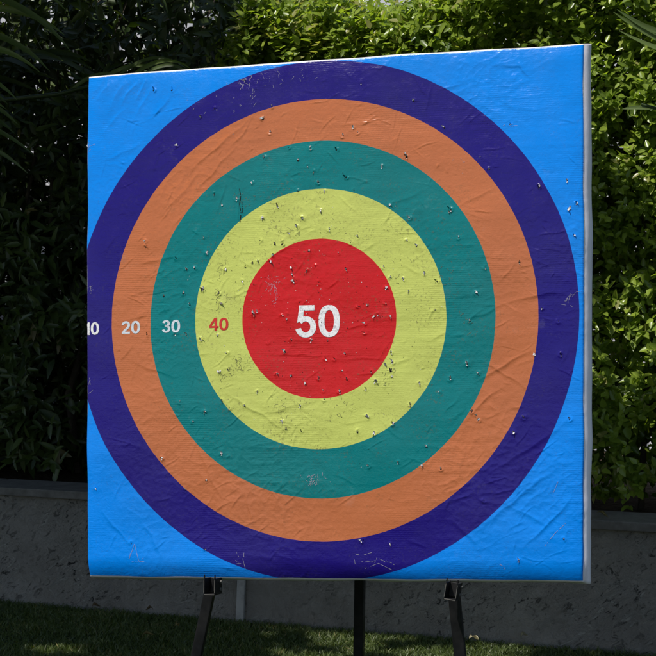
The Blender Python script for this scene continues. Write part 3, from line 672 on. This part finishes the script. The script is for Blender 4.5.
M_hedge = leaf_material('hedge leaves', (.045,.095,.012), (.30,.39,.055), .30, .42, (.30,.30,.10))
def hedge():
    h = empty('hedge', wp(1.6,.6,.44)); inv_ = h.location
    tag(h, 'tall sunlit green hedge of small glossy leaves behind the board and to its right', 'hedge')
    def top(u): return 2.50-.12*np.exp(-((u+.16)/.05)**2)-.06*np.exp(-((u-.40)/.05)**2)+.05*vnoise(u*2.3,u*0,81)+.06*vnoise(u*7,u*0+4,82)+np.clip((u-.35)*.5,0,.55)
    def front(u,z): return .30+.09*vnoise(u*1.9,z*1.7,83)+.06*vnoise(u*5,z*5,84)
    sets = []
    # front face
    n = 7600; u_ = rng.uniform(-.42,3.6,n); z_ = .52+(top(u_)-.50)*rng.random(n)**.9
    v_ = front(u_,z_)+np.abs(rng.normal(0,.07,n)); hole = vnoise(u_*4.5,z_*4.5,85) < -.30
    v_ = np.where(hole, v_+.16, v_)
    C = to_world(np.stack([u_,v_,z_],1)); D = dir_world(np.stack([rng.normal(0,.5,n),-1+rng.normal(0,.3,n),.55+rng.normal(0,.45,n)],1))
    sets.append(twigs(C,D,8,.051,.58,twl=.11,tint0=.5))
    # top
    n = 5000; u_ = rng.uniform(-.46,3.6,n); v_ = rng.uniform(.3,1.15,n); z_ = top(u_)-.04+rng.normal(0,.05,n)-.3*(np.abs(v_-.65)/.4)**3*.3
    C = to_world(np.stack([u_,v_,z_],1)); D = dir_world(np.stack([rng.normal(0,.4,n),-.35+rng.normal(0,.4,n),1+rng.normal(0,.2,n)],1))
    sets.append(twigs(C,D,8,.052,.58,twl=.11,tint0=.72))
    # left end
    n = 1300; v_ = rng.uniform(.32,1.0,n); z_ = .5+(2.4-.5)*rng.random(n); u_ = -.46+.05*vnoise(v_*4,z_*4,86)+rng.normal(0,.03,n)
    C = to_world(np.stack([u_,v_,z_],1)); D = dir_world(np.stack([-1+rng.normal(0,.3,n),-.5+rng.normal(0,.3,n),.6+rng.normal(0,.3,n)],1))
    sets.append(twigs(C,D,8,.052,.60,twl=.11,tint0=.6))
    # interior
    n = 10500; u_ = rng.uniform(-.4,3.6,n); z_ = .55+(top(u_)-.7)*rng.random(n); v_ = rng.uniform(.55,1.3,n)
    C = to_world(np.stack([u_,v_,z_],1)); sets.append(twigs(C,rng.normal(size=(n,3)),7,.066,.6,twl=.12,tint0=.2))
    sets = [(P-np.array(inv_),D,Nn,L,Wd,T) for P,D,Nn,L,Wd,T in sets]
    build_leaves('foliage', sets, M_hedge, h)
    bm = bmesh.new()
    for i in range(16):
        uu = -.3+i*.25+random.uniform(-.05,.05); pts = [wp(uu,.65,.40)-inv_]
        for s in range(1,6): pts.append(wp(uu+random.uniform(-.06,.06)*s*.5,.65+random.uniform(-.05,.05),.42+s*.36)-inv_)
        tube(bm, pts, [.014,.012,.010,.008,.006,.004], 6)
        for s in range(1,5):
            for _ in range(3):
                p = pts[s]; q = p+Vector((random.uniform(-.25,.25),random.uniform(-.35,.2),random.uniform(.1,.3)))
                tube(bm, [p,(p+q)/2+Vector((0,0,-.02)),q], [.005,.004,.002], 5)
    mesh_bm('stem', bm, M_bark, h, True)
hedge()

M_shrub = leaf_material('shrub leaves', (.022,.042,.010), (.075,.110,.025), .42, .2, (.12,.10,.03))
def big_shrub():
    h = empty('broadleaf_shrub', wp(-1.5,.8,.44)); inv_ = h.location
    tag(h, 'dark broad-leaved shrub in deep shade to the left of the board', 'shrub')
    sets = []
    n = 2300; u_ = rng.uniform(-3.2,-.50,n); z_ = .54+2.3*rng.random(n)
    v_ = .36+.16*vnoise(u_*2.2,z_*2.2,91)+np.abs(rng.normal(0,.10,n))
    v_ = np.where(vnoise(u_*3.7,z_*3.7,92) < -.15, v_+.3, v_)
    keep = ~((z_ > 2.25)&(rng.random(n) < .55)); u_,v_,z_ = u_[keep],v_[keep],z_[keep]; n = len(u_)
    C = to_world(np.stack([u_,v_,z_],1)); D = dir_world(np.stack([rng.normal(0,.5,n),-1+rng.normal(0,.3,n),.3+rng.normal(0,.5,n)],1))
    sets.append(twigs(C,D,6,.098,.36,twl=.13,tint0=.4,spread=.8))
    n = 7500; u_ = rng.uniform(-3.6,-.40,n); z_ = .45+2.75*rng.random(n); v_ = rng.uniform(.7,1.9,n)
    px = 328+F_PX*(-.10+U.x*u_+VV_.x*v_)/(7.16+U.y*u_+VV_.y*v_); py = 250-F_PX*(z_-1.5)/(7.16+U.y*u_+VV_.y*v_)
    thin = ((z_ > 2.32)&(rng.random(n) < .36))|((np.abs(u_+1.93) < .34)&(z_ > 1.78)&(z_ < 2.45)&(rng.random(n) < .42))
    gaps = (vnoise(u_*2.6+4,z_*2.6,93) > .42)&(z_ > 1.75)&(rng.random(n) < .8)
    keep = ~(thin|gaps); u_,v_,z_ = u_[keep],v_[keep],z_[keep]; n = len(u_)
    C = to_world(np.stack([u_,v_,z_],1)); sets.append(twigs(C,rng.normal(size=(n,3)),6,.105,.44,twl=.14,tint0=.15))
    sets = [(P-np.array(inv_),D,Nn,L,Wd,T) for P,D,Nn,L,Wd,T in sets]
    build_leaves('foliage', sets, M_shrub, h)
    bm = bmesh.new()
    for i in range(12):
        uu = -3.1+i*.22+random.uniform(-.05,.05); pts = [wp(uu,.9,.40)-inv_]
        for s in range(1,7): pts.append(wp(uu+random.uniform(-.08,.08)*s*.5,.9+random.uniform(-.1,.1),.42+s*.4)-inv_)
        tube(bm, pts, [.022,.019,.016,.012,.009,.006,.004], 6)
    mesh_bm('stem', bm, M_bark, h, True)
big_shrub()

# palms: arching fronds with long leaflets
M_palm = leaf_material('palm leaflets', (.034,.062,.016), (.12,.17,.045), .42, .25)
def frond(path, nl, ll, lw, side_dir, tint, down=-.5, sides=(1,-1)):
    """path = rachis points; returns vertices/quads of rachis-mounted strip leaflets"""
    pts = [Vector(p) for p in path]; Vs, Qs, Tn = [], [], []; o = 0
    def at(t):
        f = t*(len(pts)-1); i = min(int(f), len(pts)-2); return pts[i].lerp(pts[i+1], f-i), (pts[i+1]-pts[i]).normalized()
    for j in range(nl):
        for sg in sides:
            t = (j+.5)/nl; p, d = at(t); sd = Vector(side_dir)*sg
            L = ll*(.55+.6*math.sin(math.pi*(.15+.8*t)))*random.uniform(.85,1.1)
            dr = (sd + d*random.uniform(.3,.7) + Vector((0,0,random.uniform(-.25,.15)))).normalized()
            wv = dr.cross(Vector((0,-1,.3)) + Vector((random.uniform(-.3,.3),0,random.uniform(-.3,.3)))).normalized()
            K = 8; cen = p.copy(); dd = dr.copy()
            tn = min(1,max(0,tint+random.gauss(0,.15)))
            for k_ in range(K+1):
                s = k_/K; ww = lw*.5*(math.sin(math.pi*min(1,.18+.82*s))**.7 if s < 1 else .02)+.0006
                nf = wv.cross(dd)
                Vs += [cen-wv*ww+nf*ww*.35, cen, cen+wv*ww+nf*ww*.35]; Tn += [tn]*3
                if k_ < K:
                    b = o+k_*3; Qs += [(b,b+1,b+4,b+3),(b+1,b+2,b+5,b+4)]
                dd = (dd+Vector((0,0,down/K*(.4+1.4*s)))).normalized(); cen = cen+dd*(L/K)
            o += 3*(K+1)
    return np.array([tuple(v) for v in Vs]), np.array(Qs), np.array(Tn)
def palm(root, fronds, label, trunk_h):
    h = empty('palm_tree', root); r = Vector(root)
    tag(h, label, 'palm')
    bm = bmesh.new(); tube(bm, [(0,0,-.05),(.02,0,trunk_h*.5),(0,.02,trunk_h)], [.075,.065,.055], 12); mesh_bm('trunk', bm, M_bark, h, True)
    for (path, nl, ll, lw, sd, tint, down, sides) in fronds:
        pth = [Vector(p)-r for p in path]
        v,q,t = frond(pth, nl, ll, lw, sd, tint, down, sides); f = mesh_np('frond', v, [q], M_palm, h, True, t)
        bm = bmesh.new(); full = [Vector((0,0,trunk_h-.05))] + pth; tube(bm, full, [.012]+[.009-.006*i/len(pth) for i in range(len(pth))], 6); mesh_bm('rachis', bm, M_palm, f, True)
def PXY(px, py, D): return ((px-328)/F_PX*D, D, CAM_Z+(250-py)/F_PX*D)
rL = wp(-2.0,.35,.44)
auto = []
for i in range(9):
    a = i*2*math.pi/9+.3; L = 1.0; z0 = rL.z+1.75
    dx, dy = math.cos(a), math.sin(a)
    if dx > .3 and dy < .2: continue
    auto.append(([(rL.x+dx*L*s, rL.y+dy*L*s, z0+.9*s-.95*s*s) for s in (.1,.35,.6,.85,1.05)], 16, .42, .026, (-dy,dx,0), .35, -.5, (1,-1)))
palm(tuple(rL), [
    ([PXY(-90,130,6.9),PXY(-60,60,6.75),PXY(-32,10,6.6),PXY(-12,-40,6.5),PXY(8,-85,6.45)], 11, .40, .024, (.85,-.1,-.35), .65, -.75, (1,-1)),
    ([PXY(-85,180,7.1),PXY(-70,140,7.0),PXY(-50,105,6.95),PXY(-35,75,6.9)], 8, .34, .020, (.75,-.1,-.5), .30, -.6, (1,)),
    ([PXY(40,-70,7.3),PXY(90,-60,7.25),PXY(140,-50,7.2),PXY(190,-45,7.2)], 8, .30, .016, (-.1,-.1,-.9), .05, -.4, (1,)),
    ([PXY(60,95,7.25),PXY(100,85,7.2),PXY(130,78,7.15),PXY(155,72,7.1)], 5, .34, .016, (.5,-.1,.75), .45, -1.7, (1,)),
    ]+auto, 'dark palm at the left edge with arching narrow leaflets', 1.75)
rR = wp(2.15,.25,.44); auto = []
for i in range(9):
    a = i*2*math.pi/9+.3; L = 1.0; z0 = rR.z+1.75
    dx, dy = math.cos(a), math.sin(a)
    if dx < .2: continue
    auto.append(([(rR.x+dx*L*s, rR.y+dy*L*s, z0+.9*s-.95*s*s) for s in (.1,.35,.6,.85,1.05)], 16, .42, .026, (-dy,dx,0), .5, -.5, (1,-1)))
palm(tuple(rR), [
    ([PXY(790,120,6.2),PXY(740,85,6.2),PXY(700,60,6.2),PXY(672,35,6.2)], 8, .30, .020, (-.8,0,.15), .75, .25, (1,)),
    ([PXY(790,150,6.3),PXY(740,130,6.3),PXY(690,118,6.3),PXY(640,105,6.3)], 5, .16, .014, (-.8,0,.1), .75, -.2, (1,-1)),
    ]+auto, 'palm with green leaflets reaching in at the right edge', 1.75)

# ------------------------------------------------------------------ metal fence far behind the planting
M_fence = mat('painted corrugated sheet', (.55,.56,.62), .5); k = N(M_fence)
k.l(k.ramp(k.noise(5, 6, k.obj((1,1,.2)), .6), [(.3,(.42,.43,.48)), (.7,(.62,.63,.68))]), k.b.inputs['Base Color'])
fe = empty('metal_fence', wp(.5,2.7,0)); fe.rotation_euler = (0,0,-ang)
tag(fe, 'pale corrugated metal fence glimpsed behind the hedge and shrubs', 'fence')
us = []; x = -5.5
while x < 5.5:
    us += [(x,0),(x+.035,0),(x+.05,.028),(x+.085,.028)]; x += .10
Af = np.array(us); n = len(Af); lo = np.stack([Af[:,0],Af[:,1],np.full(n,.0)],1); hi = lo.copy(); hi[:,2] = 3.5
J = np.arange(n-1)
mesh_np('sheet', np.concatenate([lo,hi]), [np.stack([J,J+1,J+1+n,J+n],1)], M_fence, fe, False)
for i in range(6):
    bm = bmesh.new(); box(bm, (.06,.06,3.6), Matrix.Translation((-5+i*2,.08,1.8)), .004); mesh_bm('post', bm, M_fence, fe)
bm = bmesh.new(); box(bm, (11,.06,.05), Matrix.Translation((0,.02,3.53)), .004); mesh_bm('top_rail', bm, M_fence, fe)

# ------------------------------------------------------------------ added tree, unseen left of the frame, its crown shaped to cast the shade
M_tree = leaf_material('shade tree leaves', (.020,.050,.012), (.060,.11,.025), .4, .12)
def added_shade_tree():
    root = Vector((-2.75,6.1,0)); h = empty('added_shade_tree', root)
    tag(h, 'unseen leafy tree added beyond the left edge, its crown shaped to shade the wall and planting', 'tree')
    bm = bmesh.new()
    tube(bm, [(0,0,-.1),(.03,0,.8),(.0,.05,1.8),(.12,.1,2.9),(.2,.2,3.8),(.2,.3,4.6)], [.17,.14,.125,.11,.085,.05], 14); tr = mesh_bm('trunk', bm, M_bark, h, True)
    bm = bmesh.new()
    for i in range(26):
        z0 = random.uniform(2.9,4.4); a = random.uniform(-1.2,1.7) if i < 18 else random.uniform(0,6.28); L = random.uniform(1.2,3.4) if i < 18 else 1.3
        p0 = Vector((.15,.15,z0)); e = Vector((math.cos(a)*L, math.sin(a)*L*.6, min(4.9,max(3.1,z0+random.uniform(0,.5)))-0)); e = Vector((e.x,e.y,e.z))
        pm = (p0+e)/2+Vector((0,0,.12)); 
        def shades(P):
            P = P+root; t = (P-Cb).dot(Y3)/SUN.dot(Y3); Q = P-SUN*t-Cb
            return abs(Q.dot(X3)) < BW/2+.12 and abs(Q.dot(Z3)) < BH/2+.12
        if any(shades(p0.lerp(pm,q/12)) or shades(pm.lerp(e,q/12)) for q in range(13)): continue
        if min(p0.z,e.z) > 2.9: tube(bm, [p0,pm,e], [.035,.022,.008], 7)
    mesh_bm('branch', bm, M_bark, h, True)
    n = 32000
    C = np.stack([rng.uniform(-4.9,1.7,n), rng.uniform(3.2,9.2,n), rng.uniform(3.05,4.7,n)],1)
    s = np.array(SUN)
    # prune: where would this twig's shadow fall?
    nb = np.array(Y3); t = ((C-np.array(Cb))@nb)/(s@nb); Q = C-s*t[:,None]; lx = (Q-np.array(Cb))@np.array(X3); lz = (Q-np.array(Cb))@np.array(Z3)
    hit_board = (t > 0)&(np.abs(lx) < BW/2+.16)&(np.abs(lz) < BH/2+.15)
    vv = np.array(VV_); w0 = np.array(W0); t = ((C-w0)@vv)/(s@vv)       # lands on the wall/hedge plane
    t = ((C-(w0+vv*.3))@vv)/(s@vv); t = np.where(s@vv < 0, t, t)
    Q = C-s*t[:,None]; uu = (Q-w0)@np.array(U); zz = Q[:,2]
    Gd = C-s*(C[:,2]/s[2])[:,None]                                       # lands on the ground
    gx, gy = Gd[:,0], Gd[:,1]; gpx = 328+F_PX*gx/gy
    before = ((Gd-w0)@vv) < 0
    lit_lawn = before&((gpx > 258)&(gpx < 565)&(gy < 7.28-.12*np.abs(gx)+.16*vnoise(gx*5,gy*5,101)))&(vnoise(gx*3,gy*9,102) > -.4)
    lit_lawn |= before&(gpx > 20)&(gpx < 90)&(gy > 6.62)&(gy < 6.85)
    above = ~before
    right = above&(uu > -.46)
    keep_r = np.where(zz < .52, True, np.where(zz < .92, vnoise(uu*5,zz*5,103) > -.45, np.where(zz < 2.2, vnoise(uu*4,zz*4,104) > .33, False)))
    keep_l = zz < 3.4
    keep_r = keep_r&~((uu > .95)&(zz > 1.75)&(zz < 2.6))
    keep = np.where(before, ~lit_lawn, np.where(right, keep_r, keep_l))&~hit_board&(gy > 4.5)
    for q in [(690,118,6.3),(660,110,6.3),(640,103,6.3),(615,98,6.3),(680,45,6.2),(650,30,6.2),(640,60,6.2),(620,20,6.2)]:
        q = np.array(PXY(*q)); dq = C-q; along = dq@s; keep &= ~((np.linalg.norm(dq-along[:,None]*s,axis=1) < .17)&(along > 0))
    C = C[keep]; n = len(C)
    S_ = twigs(C-np.array(root), rng.normal(size=(n,3))*np.array([1,1,.6]), 7, .11, .5, twl=.14, tint0=.5)
    # second prune, leaf by leaf, to keep the board wholly in the sun
    P = S_[0]+np.array(root); t = ((P-np.array(Cb))@nb)/(s@nb); Q = P-s*t[:,None]; lx = (Q-np.array(Cb))@np.array(X3); lz = (Q-np.array(Cb))@np.array(Z3)
    ok = ~((t > 0)&(np.abs(lx) < BW/2+.22)&(np.abs(lz) < BH/2+.22)); S_ = tuple(a[ok] for a in S_)
    build_leaves('crown', [S_], M_tree, h)
    print('crown leaves', len(S_[0]))
added_shade_tree()

# ------------------------------------------------------------------ fallen leaves
def fallen(x, y, z, L, wd, m_, label, rz, group=None):
    n = 9; bm = bmesh.new(); rows = []
    for i in range(n+1):
        t = i/n; w_ = wd*math.sin(math.pi*t)**.8*.5; zz = .010*math.sin(math.pi*t)+.004*math.sin(7*t)
        rows.append([bm.verts.new((L*(t-.5),-w_,zz+.008*(w_/wd*2)**2)), bm.verts.new((L*(t-.5),0,zz)), bm.verts.new((L*(t-.5),w_,zz+.010*(w_/wd*2)**2))])
    for a, b in zip(rows, rows[1:]):
        bm.faces.new((a[0],b[0],b[1],a[1])); bm.faces.new((a[1],b[1],b[2],a[2]))
    bmesh.ops.solidify(bm, geom=bm.faces[:], thickness=.0006)
    o = mesh_bm('fallen_leaf', bm, m_, None, True); o.location = (x,y,z); o.rotation_euler = (random.uniform(-.2,.4),random.uniform(-.3,.3),rz)
    tag(o, label, 'leaf', group or 'fallen leaves on the lawn'); return o
def leafmat(c):
    m = mat('dry leaf', c, .6); k = N(m); k.l(k.ramp(k.noise(60,5,k.obj()), [(.3,tuple(x*.6 for x in c)),(.7,c)]), k.b.inputs['Base Color']); return m
M_l1, M_l2, M_l3 = leafmat((.62,.56,.36)), leafmat((.34,.28,.10)), leafmat((.22,.15,.08))
fallen(.550,6.74,.030,.050,.030,M_l1,'pale cream fallen leaf on the grass just right of the right easel leg',.7)
fallen(.748,6.80,.028,.032,.018,M_l1,'small pale fallen leaf on the grass, the rightmost on the lawn',.2)
fallen(.705,6.90,.028,.040,.020,M_l3,'brown fallen leaf on the grass just left of the small pale one',2.6)
fallen(-.684,6.80,.030,.055,.026,M_l2,'yellowish fallen leaf on dark grass left of the left easel leg, the larger of two',.1)
fallen(-.594,6.99,.028,.030,.018,M_l2,'small tan fallen leaf on dark grass, nearest to the left easel leg',1.2)
fallen(-.956,7.36,.028,.040,.020,M_l3,'dull brown fallen leaf near the foot of the wall, farthest left',.1)
fallen(-.730,7.30,.028,.035,.018,M_l3,'dull brown fallen leaf near the foot of the wall, below the board corner',2.9)
p = wp(1.20,.05,WALLH+.010); fallen(p.x,p.y,p.z,.055,.018,M_l2,'curled dry leaf lying on the wall coping right of the board',-.5,'fallen leaves on the coping')
